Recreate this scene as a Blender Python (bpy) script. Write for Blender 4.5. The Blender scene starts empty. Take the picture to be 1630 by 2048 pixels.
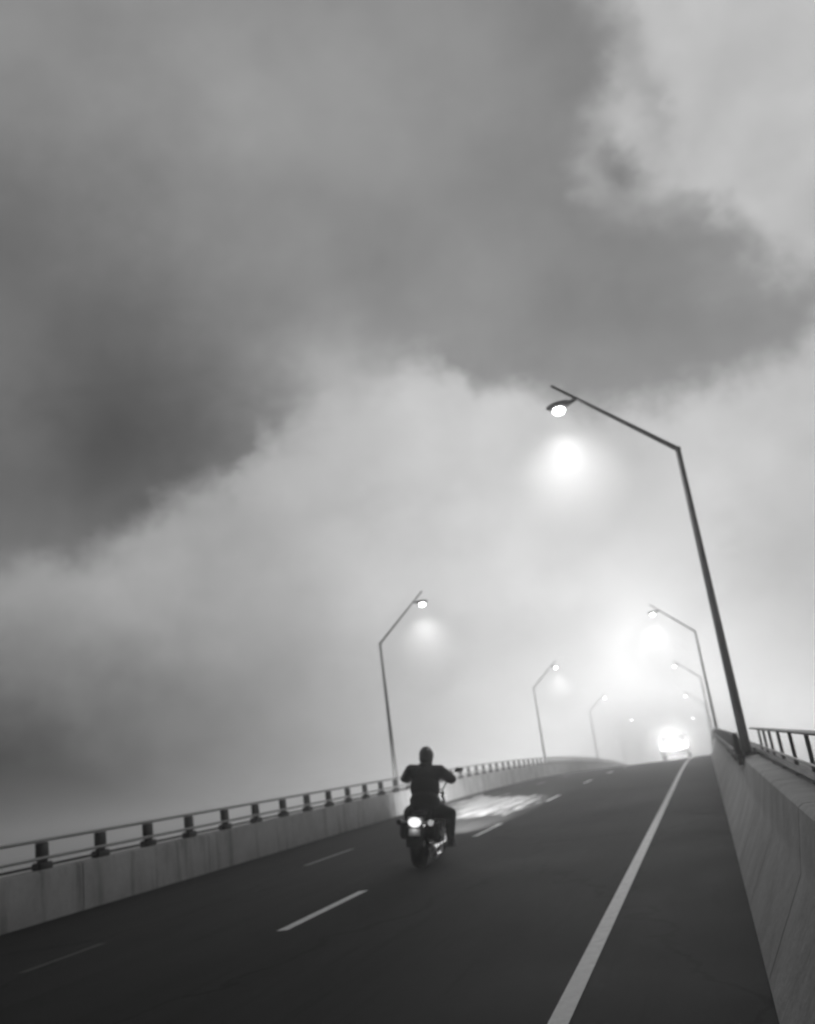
import bpy, bmesh, math, random
from mathutils import Vector, Matrix, Euler, noise as mnoise
random.seed(7)
S = bpy.context.scene
COL = S.collection
R = math.radians

# ------------------------------------------------------------------ camera
EYE = 1.45
YAW, PITCH, ROLL = R(15.9), R(17.0), R(7.5)
def camera():
    F = Vector((-math.sin(YAW)*math.cos(PITCH), math.cos(YAW)*math.cos(PITCH), math.sin(PITCH)))
    r = Vector((math.cos(YAW), math.sin(YAW), 0)); u = r.cross(F)
    r2 = r*math.cos(ROLL) - u*math.sin(ROLL); u2 = r*math.sin(ROLL) + u*math.cos(ROLL)
    c = bpy.data.cameras.new('camera'); o = bpy.data.objects.new('camera', c); COL.objects.link(o)
    m = Matrix((r2, u2, -F)).transposed().to_4x4(); m.translation = Vector((0, 0, EYE)); o.matrix_world = m
    c.sensor_fit = 'HORIZONTAL'; c.sensor_width = 36; c.lens = 36*1800/1630
    c.clip_start = .05; c.clip_end = 6000
    c.dof.use_dof = True; c.dof.focus_distance = 2.6; c.dof.aperture_fstop = 3.7
    S.camera = o
camera()
S.view_settings.view_transform = 'Standard'; S.view_settings.look = 'None'
S.view_settings.exposure = 0; S.view_settings.gamma = 1
cy = S.cycles
cy.use_denoising = True; cy.denoiser = 'OPENIMAGEDENOISE'
cy.volume_bounces = 2; cy.max_bounces = 6; cy.transparent_max_bounces = 6
cy.sample_clamp_indirect = 4; cy.sample_clamp_direct = 40
cy.use_adaptive_sampling = True; cy.adaptive_threshold = .015; cy.adaptive_min_samples = 24
cy.use_light_tree = True

# ------------------------------------------------------------------ node helpers
class NT:
    def __init__(s, tree): s.t = tree; s.n = tree.nodes; s.l = tree.links
    def node(s, kind, **kw):
        x = s.n.new(kind)
        for k, v in kw.items(): setattr(x, k, v)
        return x
    def put(s, sock, v):
        if hasattr(v, 'is_output') or isinstance(v, bpy.types.NodeSocket): s.l.new(v, sock)
        else: sock.default_value = v
    def math(s, op, a, b=0., c=0., clamp=False):
        x = s.node('ShaderNodeMath', operation=op); x.use_clamp = clamp
        s.put(x.inputs[0], a); s.put(x.inputs[1], b); s.put(x.inputs[2], c); return x.outputs[0]
    def noise(s, vec, scale, detail=4., rough=.55):
        x = s.node('ShaderNodeTexNoise'); s.l.new(vec, x.inputs['Vector'])
        x.inputs['Scale'].default_value = scale; x.inputs['Detail'].default_value = detail; x.inputs['Roughness'].default_value = rough
        return x.outputs['Fac']
    def step(s, v, lo, hi, a=0., b=1.):
        x = s.node('ShaderNodeMapRange', interpolation_type='SMOOTHSTEP'); s.put(x.inputs['Value'], v)
        for i, q in zip((1, 2, 3, 4), (lo, hi, a, b)): x.inputs[i].default_value = q
        return x.outputs[0]

# ------------------------------------------------------------------ world: cloudy sky
SUN_EL, SUN_AZ = R(6), R(-3)
def world():
    w = bpy.data.worlds.new('World'); S.world = w; w.use_nodes = True
    t = NT(w.node_tree); w.node_tree.nodes.clear()
    out = t.node('ShaderNodeOutputWorld'); bg = t.node('ShaderNodeBackground')
    tc = t.node('ShaderNodeTexCoord'); d = tc.outputs['Generated']
    sp = t.node('ShaderNodeSeparateXYZ'); t.l.new(d, sp.inputs[0]); X, Y, Z = sp.outputs
    deg = 180/math.pi
    az0 = t.math('MULTIPLY', t.math('ARCTAN2', X, Y), deg)
    el0 = t.math('MULTIPLY', t.math('ARCSINE', Z), deg)
    mp = t.node('ShaderNodeMapping'); t.l.new(d, mp.inputs[0]); mp.inputs['Location'].default_value = (3.1, 1.7, 5.2)
    mp.inputs['Scale'].default_value = (1, 1, 1.5)
    v = mp.outputs[0]
    mp2 = t.node('ShaderNodeMapping'); t.l.new(d, mp2.inputs[0]); mp2.inputs['Location'].default_value = (-6.1, 9.7, 2.2)
    v2 = mp2.outputs[0]
    n1 = t.noise(v, 9, 5, .5); n2 = t.noise(v2, 9, 5, .5); n3 = t.noise(v, 42, 4, .55); n4 = t.noise(v2, 42, 4, .55)
    az = t.math('ADD', t.math('ADD', az0, t.math('MULTIPLY', t.math('SUBTRACT', n1, .5), 5.5)), t.math('MULTIPLY', t.math('SUBTRACT', n3, .5), 2.2))
    el = t.math('ADD', t.math('ADD', el0, t.math('MULTIPLY', t.math('SUBTRACT', n2, .5), 5.5)), t.math('MULTIPLY', t.math('SUBTRACT', n4, .5), 2.2))
    def curve(x, pts, x0, x1, y1):
        f = t.node('ShaderNodeFloatCurve'); c = f.mapping.curves[0]
        P = [((a-x0)/(x1-x0), b/y1) for a, b in pts]
        c.points[0].location = P[0]; c.points[1].location = P[-1]
        for p in P[1:-1]: c.points.new(*p)
        for p in c.points: p.handle_type = 'AUTO_CLAMPED'
        f.mapping.update()
        t.put(f.inputs['Value'], t.math('DIVIDE', t.math('SUBTRACT', x, x0), x1-x0, clamp=True))
        return t.math('MULTIPLY', f.outputs[0], y1)
    # underside of the big dark cloud, azimuth -> elevation (degrees)
    low = curve(az, [(-60, 12), (-45, 13.6), (-39.8, 14.8), (-34, 16.6), (-29.5, 18.3), (-27, 19.4), (-25.6, 21.3), (-22, 22.6), (-19, 24.6), (-14, 26),
                     (-11.5, 25.6), (-9.3, 23.2), (-6, 22.4), (-1, 20.6), (4, 20.4), (9.4, 21), (13, 23), (25, 26), (60, 30)], -60, 60, 60)
    up = curve(az, [(-60, 60), (-5, 59), (-3.4, 46), (-2.2, 36), (-.8, 33.4), (3, 32.4), (6, 31.5), (7.9, 29.4), (9.5, 27.3), (11.5, 25.4), (16, 24), (25, 27), (60, 40)], -60, 60, 60)
    deck = t.step(t.math('SUBTRACT', el, low), -1.1, 2.4)
    # the deck's edge is soft in the middle left
    soft = t.step(t.math('SUBTRACT', el, low), -3, 9)
    def blob(ca, ce, ra, re, pw=1., A=az, E=el):
        a = t.math('POWER', t.math('DIVIDE', t.math('ABSOLUTE', t.math('SUBTRACT', A, ca)), ra), 2.)
        b = t.math('POWER', t.math('DIVIDE', t.math('ABSOLUTE', t.math('SUBTRACT', E, ce)), re), 2.)
        return t.math('MULTIPLY', t.math('EXPONENT', t.math('MULTIPLY', t.math('ADD', a, b), -1.)), pw)
    sm = blob(-20, 25, 3.2, 5)
    deck = t.math('ADD', t.math('MULTIPLY', deck, t.math('SUBTRACT', 1., sm)), t.math('MULTIPLY', soft, sm), clamp=True)
    hi = t.step(t.math('SUBTRACT', el, up), -2.2, 3.4)
    edge = t.math('MINIMUM', 3.9, t.math('ADD', -2.9, t.math('SUBTRACT', el, 33.6)))
    hi = t.math('MULTIPLY', hi, t.step(t.math('SUBTRACT', az, edge), -2.6, 3.0))
    puff = t.math('ADD', blob(1.9, 35.2, 1.8, 1.5, 1.0), blob(5.4, 38.5, .9, 3, .3))
    hi = t.math('MULTIPLY', hi, t.math('SUBTRACT', 1., puff), clamp=True)
    deck = t.math('MULTIPLY', deck, t.math('SUBTRACT', 1., hi), clamp=True)
    # brightness of clear-ish cloud, and of the deck
    big = t.noise(v, 3.2, 6, .5); mid = t.noise(v2, 7, 6, .55)
    var = t.math('ADD', t.math('MULTIPLY', t.math('SUBTRACT', big, .5), .9), t.math('MULTIPLY', t.math('SUBTRACT', mid, .5), .45))
    bright = t.math('ADD', LV['bright'], t.math('ADD', blob(-4, 13, 16, 12, .16), t.math('MULTIPLY', hi, .13)))
    bright = t.math('SUBTRACT', bright, t.math('ADD', t.math('ADD', blob(-9, 8.6, 6, 1.8, .07), blob(-19, 17.6, 5, 1.3, .05)), t.math('ADD', blob(-46, -2, 23, 13.5, .56), blob(6.5, 11, 3, 4, .10))))
    dark = t.math('ADD', LV['dark'], t.math('SUBTRACT', blob(-28, 43, 12, 8, .06), t.math('ADD', t.math('ADD', blob(-33, 24, 8, 9, .15), blob(-42, 34, 8, 7, .08)),
             t.math('ADD', blob(-44, 16, 9, 12, .07), t.math('ADD', blob(2.5, 25.5, 6, 3, .04), blob(-7, 27, 8, 3, .03))))))
    dark = t.math('ADD', dark, blob(9, 27, 3, 3, .05))
    val = t.math('ADD', bright, t.math('MULTIPLY', t.math('SUBTRACT', dark, bright), deck))
    val = t.math('MULTIPLY', val, t.math('ADD', 1., var))
    # away from the photographed quarter the overcast settles to an even grey
    far = t.step(t.math('ABSOLUTE', t.math('ADD', az0, 12)), 45, 80); val = t.math('ADD', t.math('MULTIPLY', val, t.math('SUBTRACT', 1., far)), t.math('MULTIPLY', far, t.math('MULTIPLY', LV['back'], t.math('ADD', 1., var))))
    zen = t.step(el0, 52, 75); val = t.math('ADD', t.math('MULTIPLY', val, t.math('SUBTRACT', 1., zen)), t.math('MULTIPLY', zen, .05))
    # the brightest break in the overcast, low over the far end of the bridge
    val = t.math('ADD', t.math('MAXIMUM', val, .02), t.math('ADD', blob(-3.2, 0, 6.4, 6.4, .5, az0, el0), blob(-2.6, 7, 2.6, 3, .3, az0, el0)))
    # thin daylight of the real sky behind the overcast
    sky = t.node('ShaderNodeTexSky', sky_type='NISHITA'); sky.sun_disc = False; sky.sun_elevation = SUN_EL; sky.sun_rotation = SUN_AZ
    bw = t.node('ShaderNodeRGBToBW'); t.l.new(sky.outputs[0], bw.inputs[0])
    val = t.math('ADD', t.math('MULTIPLY', val, 10.), t.math('MULTIPLY', bw.outputs[0], .02))
    cb = t.node('ShaderNodeCombineColor'); [t.put(cb.inputs[i], val) for i in range(3)]
    t.l.new(cb.outputs[0], bg.inputs[0]); bg.inputs[1].default_value = .1
    t.l.new(bg.outputs[0], out.inputs[0])
    w.cycles.sampling_method = 'MANUAL'; w.cycles.sample_map_resolution = 512
LV = dict(bright=.44, dark=.25, back=.05)
world()
sl = bpy.data.lights.new('sun', 'SUN'); sl.energy = .48; sl.angle = R(20); sl.color = (1, 1, 1)
so = bpy.data.objects.new('sun', sl); COL.objects.link(so)
so.rotation_euler = Vector((math.sin(SUN_AZ)*math.cos(SUN_EL), math.cos(SUN_AZ)*math.cos(SUN_EL), math.sin(SUN_EL))).to_track_quat('Z', 'Y').to_euler()

# ------------------------------------------------------------------ materials
MATS = {}
def mat(name, v, rough=.7, metal=0., var=.25, scale=6., bump=.0, bscale=60., spec=.5, streak=0., emit=0., coat=0.):
    m = bpy.data.materials.new(name); m.use_nodes = True; t = NT(m.node_tree); b = t.n['Principled BSDF']
    tc = t.node('ShaderNodeTexCoord'); o = tc.outputs['Object']
    n = t.noise(o, scale, 6, .6); n2 = t.noise(o, scale*9, 4, .6)
    f = t.math('ADD', t.math('MULTIPLY', t.math('SUBTRACT', n, .5), var*2), t.math('MULTIPLY', t.math('SUBTRACT', n2, .5), var))
    if streak:
        mp = t.node('ShaderNodeMapping'); t.l.new(o, mp.inputs[0]); mp.inputs['Scale'].default_value = (2, 2.2, .25)
        f = t.math('SUBTRACT', f, t.math('MULTIPLY', t.step(t.noise(mp.outputs[0], 1.6, 5, .6), .5, .72), streak))
    c = t.math('MAXIMUM', t.math('MULTIPLY', t.math('ADD', 1., f), v), .002)
    cb = t.node('ShaderNodeCombineColor'); [t.put(cb.inputs[i], c) for i in range(3)]
    t.l.new(cb.outputs[0], b.inputs['Base Color'])
    b.inputs['Metallic'].default_value = metal; b.inputs['Specular IOR Level'].default_value = spec
    t.put(b.inputs['Roughness'], t.math('ADD', t.math('MULTIPLY', t.math('SUBTRACT', n, .5), .25), rough, clamp=True))
    if coat: b.inputs['Coat Weight'].default_value = coat
    if bump:
        bp = t.node('ShaderNodeBump'); bp.inputs['Strength'].default_value = bump; bp.inputs['Distance'].default_value = .01
        t.l.new(t.noise(o, bscale, 4, .6), bp.inputs['Height']); t.l.new(bp.outputs[0], b.inputs['Normal'])
    if emit:
        b.inputs['Emission Color'].default_value = (1, 1, 1, 1); b.inputs['Emission Strength'].default_value = emit
    MATS[name] = m; return m
concrete = mat('concrete', .5, .85, var=.32, scale=1.6, bump=.5, bscale=25, streak=.45)
concrete_b = mat('rough_concrete', .52, .85, var=.5, scale=2.2, bump=.8, bscale=14, streak=.1)
steel_l = mat('galvanised_steel', .42, .45, .3, var=.2, scale=3)
steel_m = mat('weathered_steel', .26, .55, .2, var=.3, scale=3)
steel_d = mat('dark_steel', .018, .6, .0, var=.4, scale=5)
pole_m = mat('pole_steel', .21, .5, .4, var=.2, scale=2)
paint = mat('road_paint', .8, .6, var=.34, scale=9, bump=.3, bscale=80)
paint_w = mat('worn_road_paint', .26, .6, var=.5, scale=6, bump=.3, bscale=80)
paint_f = mat('faded_road_paint', .055, .7, var=.6, scale=6)
rubber = mat('rubber', .015, .75, var=.3, scale=20, bump=.3)
black_p = mat('black_paint', .015, .22, var=.2, coat=.5)
chrome = mat('chrome', .85, .28, 1., var=.05)
leather = mat('black_leather', .009, .55, var=.4, scale=9, bump=.5, bscale=18, spec=.2)
denim = mat('dark_denim', .011, .85, var=.4, scale=9, bump=.5, bscale=25, spec=.15)
skin = mat('skin', .3, .5, var=.1)
helmet_m = mat('helmet_shell', .02, .3, var=.2, coat=.3)
plate_m = mat('plate_metal', .7, .5, var=.1)
tail_m = mat('lit_tail_lens', .8, .3, var=.05, emit=1.1)
sig_m = mat('glint_signal_lens', .8, .3, var=.05, emit=.35)  # emission stands in for a chrome glint on the right signal
lens_m = mat('lit_lamp_lens', .8, .3, var=.02, emit=22)
glass_d = mat('dark_glass', .02, .08, var=.1, spec=.6)
car_p = mat('car_paint', .55, .3, var=.05, coat=.6)
car_lit = mat('car_lit_lamp', .8, .3, var=.02, emit=4)

def road_mat():
    m = bpy.data.materials.new('asphalt'); m.use_nodes = True; t = NT(m.node_tree); b = t.n['Principled BSDF']
    o = t.node('ShaderNodeTexCoord').outputs['Object']
    mp = t.node('ShaderNodeMapping'); t.l.new(o, mp.inputs[0]); mp.inputs['Scale'].default_value = (1.3, .09, 1)
    lane = t.noise(mp.outputs[0], 1.6, 4, .5); big = t.noise(o, .35, 5, .6); fine = t.noise(o, 90, 3, .7); mid = t.noise(o, 7, 5, .65)
    f = t.math('ADD', t.math('MULTIPLY', t.math('SUBTRACT', lane, .5), 1.1), t.math('MULTIPLY', t.math('SUBTRACT', big, .5), .9))
    f = t.math('ADD', f, t.math('ADD', t.math('MULTIPLY', t.math('SUBTRACT', fine, .5), .9), t.math('MULTIPLY', t.math('SUBTRACT', mid, .5), .35)))
    # sealed cracks and patches: ragged dark lines, and one resurfaced strip
    v = t.node('ShaderNodeTexVoronoi', feature='DISTANCE_TO_EDGE'); mq = t.node('ShaderNodeMapping'); mq.inputs['Scale'].default_value = (.32, .11, .3)
    wv = t.node('ShaderNodeVectorMath', operation='ADD'); nn = t.node('ShaderNodeTexNoise'); t.l.new(o, nn.inputs['Vector']); nn.inputs['Scale'].default_value = 1.5; nn.inputs['Detail'].default_value = 5
    t.l.new(o, wv.inputs[0]); t.l.new(nn.outputs['Color'], wv.inputs[1]); t.l.new(wv.outputs[0], mq.inputs[0]); t.l.new(mq.outputs[0], v.inputs['Vector']); v.inputs['Scale'].default_value = 1.
    f = t.math('SUBTRACT', f, t.step(v.outputs['Distance'], .004, .012, .6, 0.))
    oil = t.step(t.noise(mp.outputs[0], 3.3, 6, .7), .56, .68); f = t.math('SUBTRACT', f, t.math('MULTIPLY', oil, .35))
    c = t.math('MAXIMUM', t.math('MULTIPLY', t.math('ADD', 1., f), .02), .003)
    cb = t.node('ShaderNodeCombineColor'); [t.put(cb.inputs[i], c) for i in range(3)]
    t.l.new(cb.outputs[0], b.inputs['Base Color'])
    t.put(b.inputs['Roughness'], t.math('ADD', .82, t.math('MULTIPLY', t.math('SUBTRACT', big, .5), .3)))
    b.inputs['Specular IOR Level'].default_value = .2
    bp = t.node('ShaderNodeBump'); bp.inputs['Strength'].default_value = .6; bp.inputs['Distance'].default_value = .008
    t.l.new(fine, bp.inputs['Height']); t.l.new(bp.outputs[0], b.inputs['Normal'])
    return m
asphalt = road_mat()
def painted_light_mat():
    m = mat('pale_light_pool', .85, .7, var=.16, scale=1.3, bump=.4, bscale=30); t = NT(m.node_tree)
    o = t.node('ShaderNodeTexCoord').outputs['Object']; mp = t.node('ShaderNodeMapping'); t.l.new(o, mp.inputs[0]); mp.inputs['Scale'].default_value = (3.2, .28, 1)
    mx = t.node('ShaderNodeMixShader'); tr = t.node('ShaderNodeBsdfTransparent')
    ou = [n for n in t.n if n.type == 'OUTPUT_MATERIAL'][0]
    # the painted light breaks up into the asphalt in ragged streaks
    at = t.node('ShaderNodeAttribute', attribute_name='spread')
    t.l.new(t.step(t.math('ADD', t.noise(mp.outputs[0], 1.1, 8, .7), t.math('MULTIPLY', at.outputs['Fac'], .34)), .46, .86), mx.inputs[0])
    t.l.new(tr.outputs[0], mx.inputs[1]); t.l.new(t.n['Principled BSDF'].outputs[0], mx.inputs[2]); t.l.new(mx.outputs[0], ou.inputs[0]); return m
painted_light = painted_light_mat()
def water_mat():
    m = bpy.data.materials.new('sea_water'); m.use_nodes = True; t = NT(m.node_tree); b = t.n['Principled BSDF']
    o = t.node('ShaderNodeTexCoord').outputs['Object']
    b.inputs['Base Color'].default_value = (.012, .012, .012, 1); b.inputs['Roughness'].default_value = .25
    bp = t.node('ShaderNodeBump'); bp.inputs['Strength'].default_value = .9; bp.inputs['Distance'].default_value = .4
    t.l.new(t.noise(o, .5, 6, .6), bp.inputs['Height']); t.l.new(bp.outputs[0], b.inputs['Normal'])
    return m
water = water_mat()

# ------------------------------------------------------------------ mesh helpers
def tag(o, label=None, cat=None, group=None, kind=None):
    for k, v in (('label', label), ('category', cat), ('group', group), ('kind', kind)):
        if v: o[k] = v
    return o
def empty(name, loc=(0, 0, 0), rot=(0, 0, 0)):
    o = bpy.data.objects.new(name, None); o.location = loc; o.rotation_euler = rot; o.empty_display_size = .2; COL.objects.link(o); return o
class MB:
    def __init__(s): s.b = bmesh.new()
    def box(s, lo, hi, bevel=0., rot=None, slant=None):
        lo, hi = Vector(lo), Vector(hi); c = (lo+hi)/2; d = hi-lo
        m = Matrix.Translation(c) @ (rot.to_matrix().to_4x4() if rot else Matrix()) @ Matrix.Diagonal((*d, 1))
        g = bmesh.ops.create_cube(s.b, size=1, matrix=m)
        if bevel:
            es = {e for v in g['verts'] for e in v.link_edges}
            bmesh.ops.bevel(s.b, geom=list(es), offset=bevel, segments=2, affect='EDGES', profile=.5)
        return s
    def ell(s, c, r, rot=None, seg=20):
        m = Matrix.Translation(Vector(c)) @ (rot.to_matrix().to_4x4() if rot else Matrix()) @ Matrix.Diagonal((*r, 1))
        bmesh.ops.create_uvsphere(s.b, u_segments=seg, v_segments=seg//2+2, radius=1, matrix=m); return s
    def tube(s, pts, rad, seg=12, caps=True):
        pts = [Vector(p) for p in pts]
        if not isinstance(rad, (list, tuple)): rad = [rad]*len(pts)
        rings = []; prev = None
        for i, p in enumerate(pts):
            a = pts[max(i-1, 0)]; b = pts[min(i+1, len(pts)-1)]; t = (b-a).normalized()
            if prev is None: n = t.orthogonal().normalized()
            else:
                n = prev - t*prev.dot(t)
                n = n.normalized() if n.length > 1e-4 else t.orthogonal().normalized()
            prev = n; q = t.cross(n); k = 1
            rings.append([s.b.verts.new(p+(n*math.cos(x)+q*math.sin(x))*rad[i]*k) for x in [2*math.pi*j/seg for j in range(seg)]])
        for A, B in zip(rings, rings[1:]):
            for j in range(seg): s.b.faces.new((A[j], A[(j+1) % seg], B[(j+1) % seg], B[j]))
        if caps: s.b.faces.new(rings[0][::-1]); s.b.faces.new(rings[-1])
        return s
    def torus(s, c, R0, r, axis='X', seg=40, sec=12, sx=1.):
        rings = []
        for i in range(seg):
            a = 2*math.pi*i/seg; ring = []
            for j in range(sec):
                b = 2*math.pi*j/sec; rr = R0+r*math.cos(b)
                p = Vector((r*sx*math.sin(b), rr*math.cos(a), rr*math.sin(a)))
                ring.append(s.b.verts.new(Vector(c)+p))
            rings.append(ring)
        for i in range(seg):
            A, B = rings[i], rings[(i+1) % seg]
            for j in range(sec): s.b.faces.new((A[j], B[j], B[(j+1) % sec], A[(j+1) % sec]))
        return s
    def sweep(s, prof, ys, closed=True):
        rings = [[s.b.verts.new((x, y, z+zr(y))) for x, z in prof] for y in ys]
        n = len(prof)
        for A, B in zip(rings, rings[1:]):
            for j in range(n if closed else n-1): s.b.faces.new((A[j], A[(j+1) % n], B[(j+1) % n], B[j]))
        if closed: s.b.faces.new(rings[0][::-1]); s.b.faces.new(rings[-1])
        return s
    def prism(s, prof, x0, x1):
        A = [s.b.verts.new((x0, y, z)) for y, z in prof]; B = [s.b.verts.new((x1, y, z)) for y, z in prof]
        n = len(prof)
        for j in range(n): s.b.faces.new((A[j], A[(j+1) % n], B[(j+1) % n], B[j]))
        s.b.faces.new(A[::-1]); s.b.faces.new(B); return s
    def build(s, name, m, parent=None, smooth=True, remesh=0.):
        bmesh.ops.recalc_face_normals(s.b, faces=s.b.faces)
        me = bpy.data.meshes.new(name); s.b.to_mesh(me); s.b.free(); me.materials.append(m)
        if smooth:
            for p in me.polygons: p.use_smooth = True
            try: me.set_sharp_from_angle(angle=R(40))
            except Exception: pass
        o = bpy.data.objects.new(name, me); COL.objects.link(o)
        if parent: o.parent = parent
        if remesh:
            md = o.modifiers.new('remesh', 'REMESH'); md.mode = 'VOXEL'; md.voxel_size = remesh; md.use_smooth_shade = True
            sm = o.modifiers.new('smooth', 'SMOOTH'); sm.factor = .5; sm.iterations = 5
        return o

# ------------------------------------------------------------------ the bridge road
def zr(y):   # carriageway height along the bridge: a steady climb, then a crest
    z = .0255*y
    if y > 30: z -= .00042*(min(y, 190)-30)**2 + (.00084*160*(y-190) if y > 190 else 0)
    return z
def slope(y): return (zr(y+.5)-zr(y-.5))
Y0, Y1 = -14, 230
YS = [Y0+i*2 for i in range((Y1-Y0)//2+1)]
XL, XR = -9.5, .05
m = MB()
xs = [XL-.02+(XR-XL+.04)*i/12 for i in range(13)]
m.sweep([(x, 0) for x in xs], YS, closed=False)
tag(m.build('road', asphalt), kind='structure')
m = MB(); m.sweep([(-9.8, -.03), (.75, -.03), (.75, -1.3), (-1.5, -2.2), (-7.5, -2.2), (-9.8, -1.3)], YS)
tag(m.build('bridge_deck', concrete_b), kind='structure')
m = MB(); m.sweep([(-1.14, .004), (-1.02, .004)], [Y0+i for i in range(Y1-Y0)], closed=False)
tag(m.build('edge_line', paint), kind='structure')
def dash(x, y0, y1, mt, w=.13):
    m = MB(); n = 4; m.sweep([(x-w/2, .004), (x+w/2, .004)], [y0+(y1-y0)*i/n for i in range(n+1)], closed=False)
    tag(m.build('lane_marking', mt), kind='structure')
for k in range(12):
    dash(-4.52, 9.15+8.4*k if k else 9.15, 9.15+8.4*k+2.4, paint)
    dash(-7.15, 15.6+7.9*k, 15.6+7.9*k+2.3, paint_w, .12)
dash(-6.85, 8.1, 9.4, paint_f, .10)
dash(-4.52, .75, 3.15, paint)
# headlamp pool painted as a pale patch on the left lanes ahead of the rider
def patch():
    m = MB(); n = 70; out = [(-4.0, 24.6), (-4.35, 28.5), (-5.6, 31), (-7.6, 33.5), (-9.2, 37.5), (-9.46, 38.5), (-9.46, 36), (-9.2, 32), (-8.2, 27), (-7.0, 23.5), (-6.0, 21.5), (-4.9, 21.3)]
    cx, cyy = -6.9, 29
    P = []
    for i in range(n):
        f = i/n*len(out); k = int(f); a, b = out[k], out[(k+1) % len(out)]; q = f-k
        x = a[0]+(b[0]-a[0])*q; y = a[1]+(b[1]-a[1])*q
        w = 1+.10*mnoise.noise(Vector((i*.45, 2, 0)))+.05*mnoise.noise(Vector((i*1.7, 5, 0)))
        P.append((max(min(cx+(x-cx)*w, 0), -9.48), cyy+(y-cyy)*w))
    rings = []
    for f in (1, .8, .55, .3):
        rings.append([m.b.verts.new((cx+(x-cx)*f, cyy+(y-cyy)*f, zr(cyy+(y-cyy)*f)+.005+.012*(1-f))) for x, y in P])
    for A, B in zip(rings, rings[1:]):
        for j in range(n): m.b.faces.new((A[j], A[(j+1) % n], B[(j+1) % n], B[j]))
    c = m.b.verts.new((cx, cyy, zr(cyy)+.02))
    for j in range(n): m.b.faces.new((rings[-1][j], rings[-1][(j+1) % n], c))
    o = m.build('painted_light', painted_light); at = o.data.attributes.new('spread', 'FLOAT', 'POINT')
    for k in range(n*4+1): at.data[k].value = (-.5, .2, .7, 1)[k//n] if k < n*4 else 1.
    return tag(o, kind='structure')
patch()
w = MB(); w.box((-900, -400, -14.01), (900, 1400, -14)); tag(w.build('water', water), kind='structure')

# ------------------------------------------------------------------ parapets and railings
def parapet(prof, pitch, matr, label):
    m = MB(); y = Y0
    while y < 200:
        e = min(y+pitch-.025, 200); k = max(1, int((e-y)/1.9))
        m.sweep(prof, [y+(e-y)*i/k for i in range(k+1)]); y += pitch
    return tag(m.build('concrete_parapet', matr), label, 'parapet')
parapet([(-9.5, .0), (-9.5, .66), (-9.53, .70), (-9.86, .70), (-9.88, .67), (-9.88, -1.2), (-9.5, -1.2)], 3.8, concrete,
        'low pale concrete wall along the left side of the road, carrying the spaced dark posts')
parapet([(.05, -.02), (.05, .06), (.34, .58), (.36, .68), (.41, .93), (.44, .95), (.86, .95), (.88, .93), (.88, -1.2), (.05, -1.2)], 2.2, concrete_b,
        'weathered concrete barrier with a sloping face, to the right of the long white edge line')
def post_mesh(base, top, slim=False):
    m = MB()
    if slim:
        m.box((-.03, -.05, base), (.03, .05, base+.03), .006); m.tube([(0, 0, base+.03), (0, 0, top)], .016, 8)
        return m
    m.box((-.08, -.15, base), (.08, .15, base+.10), .02)
    m.box((-.045, -.075, base+.09), (.045, .075, base+.17), .006)
    m.box((-.045, -.105, base+.17), (.045, .105, top-.03), .012)
    for sx in (-1, 1):
        for sy in (-1, 1): m.tube([(sx*.05, sy*.105, base+.09), (sx*.05, sy*.105, base+.11)], .012, 6)
    return m
def railing(X, base, top, y0, step, n, side, label):
    rm = steel_l if side > 0 else steel_m; rb = .02 if side > 0 else .034; pm = steel_d if side > 0 else steel_m
    root = empty('guard_railing', (X, y0, zr(y0))); tag(root, label, 'railing')
    ys = [y0-step*.5+i*1.25 for i in range(int(step*n/1.25)+2)]
    def rel(pts): return [Vector(p)-Vector((X, y0, zr(y0))) for p in pts]
    for nm, dx, z, r, mt in (('top_rail', 0, top, .026 if side > 0 else .018, rm), ('middle_rail', side*.07, base+.16, .024 if side > 0 else .010, rm), ('bottom_rail', side*.03, base+.055, rb, steel_d)):
        m = MB(); m.tube(rel([(X+dx, y, zr(y)+z) for y in ys]), r, 8); m.build(nm, mt, root)
    po = None; rest = []
    for i in range(n):
        y = y0+i*step; loc = Vector((0, y-y0, zr(y)-zr(y0)))
        if i < 99:
            if po is None: po = post_mesh(base, top, side < 0 and base > .93).build('post', pm, root); o = po
            else: o = po.copy(); COL.objects.link(o); o.parent = root
            o.location = loc; o.rotation_euler = (math.atan(slope(y))+random.uniform(-.006, .006), random.uniform(-.012, .012), random.uniform(-.03, .03))
        else: rest.append(loc)
    if rest:
        m = MB()
        for l in rest: m.box(l+Vector((-.045, -.085, base)), l+Vector((.045, .085, top-.03)))
        tag(m.build('far_posts', steel_d, root), kind='stuff')
    return root
railing(-9.66, .70, 1.11, 11.88-1.375*6, 1.375, 118, 1, 'left railing of thin pale rails over a row of dark posts on the low wall')
railing(.67, .95, 1.30, .9, 1.25, 11, -1, 'right railing nearest the camera, short dark posts on the barrier, ending at the nearest lamp')
rr = railing(.38, .92, 1.27, 13.6, 1.25, 100, -1, 'far right railing along the inner edge of the barrier, beginning at the nearest lamp')
m = MB(); m.box((-.05, -.5, .86), (.01, -.38, 1.27), .01); m.box((-.05, -.5, .93), (.03, .1, 1.05), .01); m.build('end_bracket', steel_d, rr)
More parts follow.
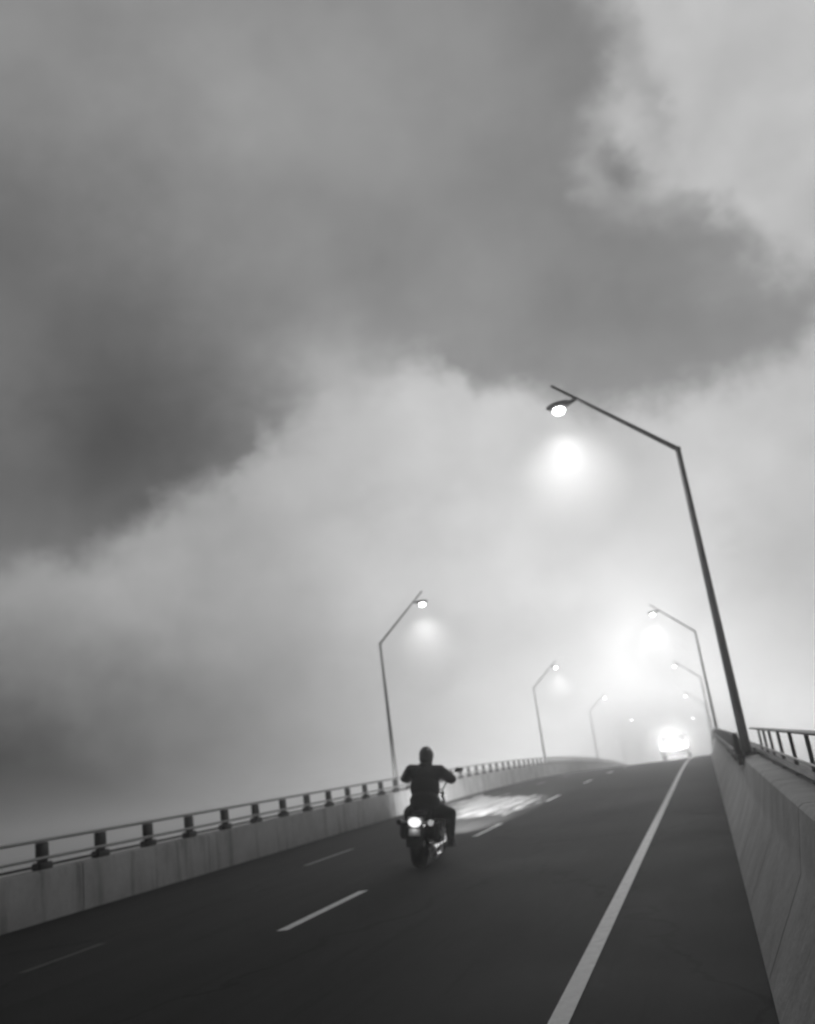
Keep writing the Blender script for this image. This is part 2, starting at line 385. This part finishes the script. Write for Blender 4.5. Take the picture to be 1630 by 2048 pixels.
# ------------------------------------------------------------------ street lamps
LAMP_W = 260.
def street_lamp():
    root = empty('street_lamp')
    K = Vector((0, 0, 5.61)); T = Vector((-1.74, 0, 7.16)); A = K.lerp(T, .80)
    m = MB(); m.tube([(0, 0, 0), (0, 0, 1.6), (0, 0, 5.61)], [.075, .066, .042], 12); pole = m.build('pole', pole_m, root)
    m = MB(); m.box((-.15, -.15, -.02), (.15, .15, .03), .005)
    for a in (-1, 1):
        for b in (-1, 1): m.tube([(a*.11, b*.11, .03), (a*.11, b*.11, .07)], .016, 6)
    m.build('base_plate', steel_d, root)
    m = MB(); m.ell(K, (.05, .05, .05), seg=12); m.tube([K, T], [.042, .022], 10); m.build('arm', pole_m, root)
    m = MB(); m.tube([A+Vector((.02, 0, -.01)), A+Vector((-.1, 0, -.05))], [.03, .035], 10)
    C = A+Vector((-.28, 0, -.06)); m.ell(C, (.22, .12, .06), Euler((0, R(-3), 0))); h = m.build('lamp_head', steel_d, root)
    m = MB(); m.ell(C+Vector((-.02, 0, -.095)), (.10, .075, .07)); lens = m.build('lens', lens_m, root)
    lens.parent = h
    l = bpy.data.lights.new('lamp_light', 'SPOT'); l.energy = LAMP_W; l.spot_size = R(165); l.spot_blend = .9; l.shadow_soft_size = .5
    lo = bpy.data.objects.new('lamp_light', l); COL.objects.link(lo); lo.parent = root; lo.location = C+Vector((-.03, 0, -.6))
    root['group'] = 'street lamps along the bridge'
    return root
def copy_tree(o, parent=None):
    c = o.copy(); COL.objects.link(c); c.parent = parent
    for ch in list(o.children): copy_tree(ch, c)
    return c
spots = []
order = ['nearest', 'second', 'third', 'fourth', 'fifth']
RL = ['large dark street lamp nearest on the right, its arm bent over the road',
      'misty street lamp second on the right barrier, behind the nearest tall pole',
      'faint street lamp third on the right, its light below the second',
      'faint street lamp fourth on the right, a dot of light in the mist',
      'faintest street lamp on the right, fifth and farthest along the barrier']
LL = ['street lamp with bent arm nearest on the left, directly behind the rider',
      'misty street lamp second on the left railing, right of the rider',
      'faint street lamp third on the left, its pole barely visible in mist',
      'very faint street lamp fourth on the left, a dot over the crest',
      'faintest street lamp on the left, fifth and farthest, lowest dot of light']
for k in range(5):
    spots.append((.50, 14+29*k, 0, .95, RL[k])); spots.append((-10.0-.1*min(k, 3), 29.5+30.5*k, math.pi, .0, LL[k]))
proto = street_lamp()
for i, (x, y, rz, zb, lab) in enumerate(spots):
    o = proto if i == 0 else copy_tree(proto)
    o.location = (x, y, zr(y)+zb if zb else zr(y)); o.rotation_euler = (0, 0, rz); o['label'] = lab; o['category'] = 'street lamp'
    if i >= 4:      # the far lamps are dots in the mist: their lit lens is all that reaches the camera
        for ch in list(o.children):
            if ch.type == 'LIGHT': bpy.data.objects.remove(ch)
# every pole starts where it stands: on the barrier to the right, on brackets of the deck to the left
for o in [c for c in COL.objects if c.name.startswith('street_lamp')]:
    if o.location.x > 0: o.location.z -= .95
    for ch in o.children:
        if o.location.x > 0 and ch.name.startswith('base_plate'): ch.location.z = .97
for k in range(5):
    y = 29.5+30.5*k; x = -10.0-.1*min(k, 3); m = MB(); m.box((x-.2, y-.22, zr(y)-1.1), (-9.882, y+.22, zr(y)-.022), .01)
    tag(m.build('lamp_plinth', concrete_b), 'concrete block on the outer side of the left wall under the %s left street lamp' % order[k], 'plinth', 'lamp plinths of the left wall')

# ------------------------------------------------------------------ motorcycle
BX, BY = -4.35, 13.45
BROT = Euler((math.atan(slope(BY)), R(8), R(5)))
def motorcycle():
    r = empty('motorcycle', (BX, BY, zr(BY)+.002), BROT)
    tag(r, 'dark cruiser motorcycle leaning right on the lane line, tail lamp lit and chrome glinting', 'motorcycle')
    def wheel(y, w):
        m = MB(); m.torus((0, y, .33), .245, .085, sx=w/.085); t = m.build('wheel', rubber, r)
        m = MB(); m.torus((0, y, .33), .18, .02, sx=1.6)
        for k in range(9):
            a = 2*math.pi*k/9; m.tube([(0, y+.04*math.cos(a), .33+.04*math.sin(a)), (0, y+.18*math.cos(a), .33+.18*math.sin(a))], .009, 6)
        m.tube([(-.07, y, .33), (.07, y, .33)], .045, 14); m.build('rim', chrome, t)
    wheel(0, .10); wheel(1.62, .065)
    def fender(y, R0, a0, a1, w, nm):
        m = MB(); n = 16; rings = []
        for i in range(n+1):
            a = R(a0+(a1-a0)*i/n); ring = []
            for dx, dr in ((-w, -.07), (-w, -.01), (-w*.6, .012), (0, .02), (w*.6, .012), (w, -.01), (w, -.07), (w*.93, -.07), (w*.9, -.02), (0, 0), (-w*.9, -.02), (-w*.93, -.07)):
                q = R0+dr; ring.append(m.b.verts.new((dx, y-q*math.cos(a), .33+q*math.sin(a))))
            rings.append(ring)
        for A, B in zip(rings, rings[1:]):
            for j in range(12): m.b.faces.new((A[j], A[(j+1) % 12], B[(j+1) % 12], B[j]))
        m.b.faces.new(rings[0][::-1]); m.b.faces.new(rings[-1]); return m.build(nm, black_p, r)
    fender(0, .37, -2, 125, .125, 'rear_fender'); fender(1.62, .365, 30, 160, .085, 'front_fender')
    m = MB()
    m.tube([(0, 1.27, .93), (0, 1.0, .84), (0, .45, .66), (0, .2, .55)], .03, 10)
    for s in (-1, 1):
        m.tube([(0, 1.27, .86), (s*.11, 1.12, .25), (s*.12, .45, .17), (s*.12, .3, .45), (s*.1, .1, .62)], .02, 8)
        m.tube([(s*.13, .42, .3), (s*.13, 0, .33)], .024, 8)
    m.build('frame', black_p, r)
    for s in (-1, 1):
        m = MB(); m.tube([(s*.15, .02, .36), (s*.15, .18, .62)], .032, 10)
        for k in range(7):
            z = .40+k*.028; y = .02+(z-.36)*.61; m.torus((s*.15, y, z), .0, .0) if False else m.ell((s*.15, y, z), (.042, .042, .009), seg=12)
        m.build('shock_absorber', chrome, r)
    # engine: crankcase and two finned cylinders in a V
    m = MB(); m.box((-.17, .5, .16), (.17, 1.0, .42), .05); m.ell((.17, .72, .3), (.05, .13, .12)); m.ell((-.17, .7, .3), (.06, .15, .12)); e = m.build('engine', steel_d, r)
    for sgn in (-1, 1):
        m = MB(); rot = Euler((-sgn*R(24), 0, 0)); c = Vector((0, .75+sgn*.06, .38))
        for k in range(9):
            p = c+rot.to_matrix() @ Vector((0, 0, .03+k*.026)); rr = .085 if k < 7 else .075
            m.box(p-Vector((rr, rr, .006)), p+Vector((rr, rr, .006)), 0, rot)
        a = c; b = c+rot.to_matrix() @ Vector((0, 0, .25)); m.tube([a, b], .062, 12); m.build('cylinder_head', chrome, e)
    m = MB(); m.tube([(.10, .75, .58), (.20, .75, .58)], .085, 18); m.ell((.2, .75, .58), (.025, .08, .08)); m.build('air_cleaner', chrome, r)
    for z0, y1 in ((.28, -.14), (.17, .02)):
        m = MB(); pp = [(.12, .95 if z0 > .2 else .7, .5), (.18, 1.0 if z0 > .2 else .68, .38), (.21, .85 if z0 > .2 else .55, z0), (.215, .4, z0-.01)]
        m.tube(pp, .026, 10); m.tube([(.215, .4, z0-.01), (.215, .3, z0-.01), (.22, y1, z0)], [.03, .046, .05], 14)
        m.tube([(.22, y1-.003, z0), (.22, y1-.02, z0)], [.046, .052], 14); m.build('exhaust_pipe', chrome, r)
    m = MB(); m.ell((0, .92, .85), (.15, .3, .12), Euler((R(8), 0, 0))); m.ell((0, .98, .94), (.05, .1, .04)); tk = m.build('fuel_tank', black_p, r)
    m = MB(); m.tube([(0, .99, .955), (0, .99, .985)], .035, 14); m.build('filler_cap', chrome, tk)
    m = MB(); m.ell((0, .38, .70), (.17, .24, .065)); m.ell((0, .17, .75), (.14, .10, .085)); m.ell((0, -.02, .755), (.11, .16, .04)); m.build('seat', leather, r)
    m = MB()
    for s in (-1, 1): m.box((s*.19-.05, -.08, .34), (s*.19+.05, .34, .62), .035)
    # side bags as two parts
    m.b.free()
    for s in (-1, 1):
        m = MB(); m.box((s*.205-.06, -.16, .40), (s*.205+.06, .26, .64), .04); m.tube([(s*.27, -.1, .6), (s*.27, -.1, .45)], .01, 6); m.tube([(s*.27, .15, .6), (s*.27, .15, .45)], .01, 6)
        m.build('saddlebag', leather, r)
    # tail lamp, plate, indicators
    m = MB(); m.box((-.115, -.36, .58), (.115, -.29, .73), .03); h = m.build('tail_lamp', chrome, r)
    m = MB(); m.ell((0, -.37, .66), (.098, .03, .068)); m.build('lens', tail_m, h)
    m = MB(); m.box((-.085, -.387, .475), (.085, -.381, .575), .002, Euler((R(-8), 0, 0))); pl = m.build('license_plate', plate_m, r)
    m = MB(); m.box((-.03, -.38, .44), (.03, -.31, .59), .005); m.build('plate_bracket', steel_d, pl)
    for s in (-1, 1):
        m = MB(); m.tube([(s*.08, -.33, .655), (s*.23, -.33, .655)], .011, 8); m.tube([(s*.235, -.28, .655), (s*.235, -.36, .655)], [.03, .042], 14); m.ell((s*.235, -.28, .655), (.03, .04, .03))
        q = m.build('turn_signal', chrome, r); m = MB(); m.ell((s*.235, -.362, .655), (.042, .016, .042)); m.build('lens', sig_m if s > 0 else glass_d, q)
    l = bpy.data.lights.new('plate_light', 'POINT'); l.energy = .1; l.shadow_soft_size = .02
    lo = bpy.data.objects.new('plate_light', l); COL.objects.link(lo); lo.parent = r; lo.location = (0, -.44, .575)
    # fork, bars, headlamp
    for s in (-1, 1):
        m = MB(); m.tube([(s*.095, 1.62, .33), (s*.095, 1.46, .64)], .032, 12); m.tube([(s*.095, 1.46, .64), (s*.095, 1.28, 1.0)], .022, 12); m.build('fork_leg', chrome, r)
    m = MB(); m.box((-.13, 1.25, .96), (.13, 1.36, .99), .01); m.box((-.13, 1.31, .84), (.13, 1.42, .87), .01); m.build('triple_clamp', chrome, r)
    m = MB(); m.ell((0, 1.46, .88), (.095, .10, .095)); hl = m.build('headlamp', chrome, r)
    m = MB(); m.ell((0, 1.535, .88), (.082, .035, .082)); m.build('lens', lens_m, hl)
    m = MB()
    for s in (-1, 1): m.tube([(0, 1.3, 1.02), (s*.1, 1.3, 1.03), (s*.16, 1.28, 1.14), (s*.21, 1.2, 1.24), (s*.28, 1.02, 1.235), (s*.35, .9, 1.225)], .0125, 10)
    hb = m.build('handlebar', chrome, r)
    for s in (-1, 1):
        m = MB(); m.tube([(s*.275, 1.03, 1.235), (s*.355, .892, 1.2245)], .018, 12); m.build('grip', rubber, hb)
        m = MB(); m.tube([(s*.25, 1.1, 1.24), (s*.31, 1.12, 1.30), (s*.36, 1.1, 1.33)], .007, 6)
        m.ell((s*.40, 1.09, 1.345), (.075, .018, .042), Euler((0, s*R(-8), 0))); q = m.build('mirror', black_p, hb)
        m = MB(); m.ell((s*.40, 1.075, 1.345), (.066, .008, .034), Euler((0, s*R(-8), 0))); m.build('mirror_glass', chrome, q)
        m = MB(); m.tube([(s*.25, 1.09, 1.24), (s*.36, 1.0, 1.25)], .006, 6); m.build('lever', chrome, hb)
    for s in (-1, 1):
        m = MB(); m.box((s*.32-.06, .72, .215), (s*.32+.06, 1.02, .24), .012); m.tube([(s*.12, .88, .2), (s*.3, .88, .215)], .014, 8); m.build('footboard', rubber, r)
    l = bpy.data.lights.new('headlamp_beam', 'SPOT'); l.energy = 46000; l.spot_size = R(26); l.spot_blend = .8; l.shadow_soft_size = .07
    lo = bpy.data.objects.new('headlamp_beam', l); COL.objects.link(lo); lo.parent = r; lo.location = (0, 1.60, .9)
    lo.rotation_euler = Vector((.10, -1, .045)).to_track_quat('Z', 'Y').to_euler()
    return r
motorcycle()

# ------------------------------------------------------------------ rider
def cap(m, pts, rad, seg=14):   # tapered limb with round ends
    m.tube(pts, rad, seg)
    for p, q in zip(pts, rad): m.ell(p, (q*1.0, q*1.0, q*1.0), seg=12)
def rider():
    r = empty('person', (BX, BY, zr(BY)+.002), BROT)
    tag(r, 'person in dark clothes and helmet riding the motorcycle, seen from behind with elbows out', 'person')
    PV, CH, NK, HD = (0, .26, .82), (0, .36, 1.12), (0, .42, 1.42), (0, .465, 1.57)
    SH = lambda s: (s*.225, .385, 1.345); EL = lambda s: (s*.36, .60, 1.225); WR = lambda s: (s*.325, .885, 1.215)
    HP = lambda s: (s*.11, .30, .79); KN = lambda s: (s*.32, .72, .70); AN = lambda s: (s*.31, .80, .32)
    m = MB()
    m.ell(HD, (.078, .098, .118)); m.ell((0, .50, 1.50), (.06, .075, .07)); m.ell((0, .565, 1.535), (.013, .02, .024)); m.ell((0, .555, 1.49), (.026, .014, .009))
    for s in (-1, 1): m.ell((s*.08, .465, 1.54), (.01, .02, .032)); m.ell((s*.032, .55, 1.562), (.015, .012, .01))
    cap(m, [NK, (0, .44, 1.48)], [.060, .056]); m.ell((0, .39, 1.24), (.17, .10, .13)); m.ell((0, .34, 1.05), (.145, .095, .16)); m.ell((0, .28, .87), (.155, .11, .12))
    for s in (-1, 1):
        cap(m, [SH(s), EL(s), WR(s)], [.056, .042, .028]); cap(m, [HP(s), KN(s), AN(s)], [.085, .058, .04])
        cap(m, [AN(s), (s*.31, .95, .27)], [.04, .032])
    m.build('body', skin, r, remesh=.011)
    # jacket
    m = MB(); m.ell((0, .385, 1.28), (.25, .145, .16)); m.ell((0, .35, 1.10), (.235, .15, .24)); m.ell((.01, .285, .90), (.235, .155, .18)); m.ell((0, .40, 1.42), (.115, .10, .07))
    m.ell((0, .27, .83), (.22, .16, .11))
    for s in (-1, 1):
        cap(m, [SH(s), EL(s)], [.098, .078]); cap(m, [EL(s), WR(s)], [.078, .05]); m.ell((s*.16, .385, 1.365), (.12, .095, .075))
        e = Vector(EL(s)); m.ell(e+Vector((s*.01, -.01, -.01)), (.075, .075, .06))
    for k in range(26):
        a = random.uniform(0, 6.28); z = random.uniform(.84, 1.26)
        m.ell((math.cos(a)*.17, .33+math.sin(a)*.10+(z-1)*.15, z), (.05, .04, .014), Euler((random.uniform(-.6, .6), random.uniform(-.6, .6), 0)), 10)
    m.build('jacket', leather, r, remesh=.012)
    m = MB(); m.ell((0, .27, .80), (.185, .15, .10))
    for s in (-1, 1):
        cap(m, [HP(s), KN(s)], [.125, .10]); cap(m, [KN(s), (s*.31, .78, .42)], [.10, .075]); m.ell((s*.31, .78, .42), (.068, .07, .05))
        for k in range(4): m.ell((s*.305, .74+.03*k, .66-.07*k), (.078-.004*k, .08-.004*k, .012), Euler((random.uniform(-.3, .3), .2, 0)), 12)
    m.build('trousers', denim, r, remesh=.012)
    for s in (-1, 1):
        m = MB(); cap(m, [(s*.31, .785, .46), (s*.31, .81, .31)], [.062, .055]); m.ell((s*.31, .80, .285), (.05, .065, .045)); m.ell((s*.315, .92, .285), (.05, .10, .042))
        m.box((s*.313-.048, .735, .242), (s*.313+.048, 1.01, .262), .008); m.build('boot', rubber, r, remesh=.01)
        # gloved hand closed round the grip: palm behind it, four unequal fingers over the top, thumb beneath
        m = MB(); G0 = Vector((s*.275, 1.03, 1.235)); G1 = Vector((s*.355, .892, 1.2245)); ax = (G1-G0).normalized()
        upv = Vector((0, 0, 1)); back = -(Vector((-ax.y, ax.x, 0))*(1 if Vector((-ax.y, ax.x, 0)).y > 0 else -1)).normalized()
        mid = (G0+G1)/2; m.ell(mid+back*.036+upv*.012, (.030, .046, .028), Euler((0, 0, math.atan2(ax.y, ax.x)-math.pi/2)))
        cap(m, [Vector(WR(s)), mid+back*.05+upv*.008], [.034, .026])
        for j, (L, q) in enumerate(((.95, .0105), (1.05, .011), (1.0, .0105), (.82, .009))):
            c = G0.lerp(G1, .14+.25*j); pts = []
            for a in (150, 105, 60, 15, -35, -75*L):
                rr = .031; pts.append(c+back*rr*-math.cos(R(180-a))*-1*(-1)+upv*rr*math.sin(R(a)))
            pts = [c-back*(.031*math.cos(R(a)))+upv*.031*math.sin(R(a)) for a in (150, 105, 60, 15, -35, -75*L)]
            cap(m, pts, [q*1.1, q*1.1, q, q, q*.95, q*.85], 8)
        c = G0.lerp(G1, -.02); pts = [c+back*.04+upv*-.0, c+back*.028-upv*.022, c-back*.0-upv*.033, c-back*.02-upv*.03]
        cap(m, pts, [.014, .013, .012, .010], 8)
        m.build('glove', leather, r, remesh=.004)
    m = MB(); m.ell((0, .455, 1.585), (.116, .134, .13)); m.ell((0, .43, 1.53), (.11, .11, .11)); m.ell((0, .56, 1.62), (.088, .05, .02), Euler((R(-12), 0, 0)))
    hm = m.build('helmet', helmet_m, r, remesh=.008)
    m = MB()
    for s in (-1, 1): m.tube([(s*.088, .45, 1.49), (s*.075, .50, 1.435), (0, .52, 1.415)], .008, 6)
    m.build('strap', leather, hm)
    return r
rider()

# ------------------------------------------------------------------ vehicle over the crest
def car():
    y = 62.; r = empty('car', (-2.0, y, zr(y)), Euler((math.atan(slope(y)), 0, 0)))
    tag(r, 'pale hatchback lost in the bright mist where the road crests, its lamps shining', 'car')
    m = MB(); m.prism([(-2, .35), (-2.05, .75), (-1.95, .95), (-1.7, 1.42), (-1.4, 1.5), (.2, 1.5), (.95, 1.02), (1.9, .88), (2.05, .6), (2, .3)], -.87, .87)
    bmesh.ops.bevel(m.b, geom=list(m.b.edges), offset=.06, segments=2, affect='EDGES', profile=.5); m.build('body', car_p, r)
    m = MB(); m.prism([(-1.985, 1.0), (-1.77, 1.39), (-1.80, 1.40), (-2.01, 1.0)], -.68, .68); m.build('rear_window', glass_d, r)
    for s in (-1, 1):
        m = MB(); m.prism([(-1.5, 1.0), (-1.35, 1.4), (.15, 1.4), (.75, 1.02)], s*.872-.004, s*.872+.004); m.build('side_window', glass_d, r)
        m = MB(); m.box((s*.72-.1, -2.12, .68), (s*.72+.1, -2.0, .98), .02); m.build('tail_light', car_lit, r)
    m = MB(); m.box((-.86, -2.14, .32), (.86, -2.0, .58), .04); m.build('bumper', black_p, r)
    m = MB(); m.box((-.25, -2.065, .62), (.25, -2.045, .74), .004); m.build('license_plate', plate_m, r)
    for sx in (-1, 1):
        for yy in (-1.25, 1.3):
            m = MB(); m.torus((sx*.78, yy, .31), .21, .1, sx=.95); t = m.build('wheel', rubber, r)
            m = MB(); m.tube([(sx*.78-.07, yy, .31), (sx*.78+.07, yy, .31)], .17, 18); m.build('rim', chrome, t)
    l = bpy.data.lights.new('tail_glow', 'POINT'); l.energy = 520; l.shadow_soft_size = .8
    lo = bpy.data.objects.new('tail_glow', l); COL.objects.link(lo); lo.parent = r; lo.location = (0, -2.5, .9)
car()

# ------------------------------------------------------------------ haze
m = MB(); m.box((-1000, -500, -15.2), (1000, 1500, 9.6)); hz = m.build('haze', concrete, smooth=False)
hm = bpy.data.materials.new('haze_air'); hm.use_nodes = True; t = NT(hm.node_tree); t.n.clear()
o = t.node('ShaderNodeOutputMaterial'); pv = t.node('ShaderNodeVolumePrincipled')
pv.inputs['Color'].default_value = (.93, .93, .93, 1); pv.inputs['Density'].default_value = .0043; pv.inputs['Anisotropy'].default_value = .8
t.l.new(pv.outputs[0], o.inputs['Volume']); hm.cycles.volume_sampling = 'MULTIPLE_IMPORTANCE'; hz.data.materials[0] = hm; tag(hz, kind='stuff')

# ------------------------------------------------------------------ drifting mist, thicker under the lamps and over the crest
def mist_mat(name, dens, g=.2):
    m = bpy.data.materials.new(name); m.use_nodes = True; t = NT(m.node_tree); t.n.clear()
    o = t.node('ShaderNodeOutputMaterial'); pv = t.node('ShaderNodeVolumePrincipled'); pv.inputs['Color'].default_value = (.96, .96, .96, 1)
    tc = t.node('ShaderNodeTexCoord'); ln = t.node('ShaderNodeVectorMath', operation='LENGTH'); t.l.new(tc.outputs['Object'], ln.inputs[0])
    nz = t.noise(tc.outputs['Object'], 1.7, 2, .5)
    d = t.math('ADD', ln.outputs['Value'], t.math('MULTIPLY', t.math('SUBTRACT', nz, .5), .6))
    t.put(pv.inputs['Density'], t.math('MULTIPLY', t.step(d, .42, 1.05, 1, 0), dens))
    pv.inputs['Anisotropy'].default_value = g; t.l.new(pv.outputs[0], o.inputs['Volume']); m.cycles.volume_sampling = 'EQUIANGULAR'; return m
def mist(c, rad, mt):
    m = MB(); m.ell((0, 0, 0), (1, 1, 1), seg=24); o = m.build('mist', mt); o.location = c; o.scale = rad; tag(o, kind='stuff'); return o
mm = [mist_mat('lamp_mist', q) for q in (.21, .15, .11)]; mb = mist_mat('bank_mist', .016, .72)
for i, (x, y, rz, zb, lab) in enumerate(spots):
    if y > 70: continue
    s_ = -1 if x > 0 else 1; R0 = 1.5 if i == 0 else 1.95
    mist((x+s_*1.67, y, zr(y)+6.6-R0*.85), (R0, R0, R0), mm[0] if i == 0 else mm[1] if i == 1 else mm[2])
mist((-4.0, 104, 3.6), (13, 56, 5.8), mb)
mist((-2.2, 59.6, zr(59.6)+1.3), (3.6, 1.9, 2.0), mist_mat('car_mist', .16))
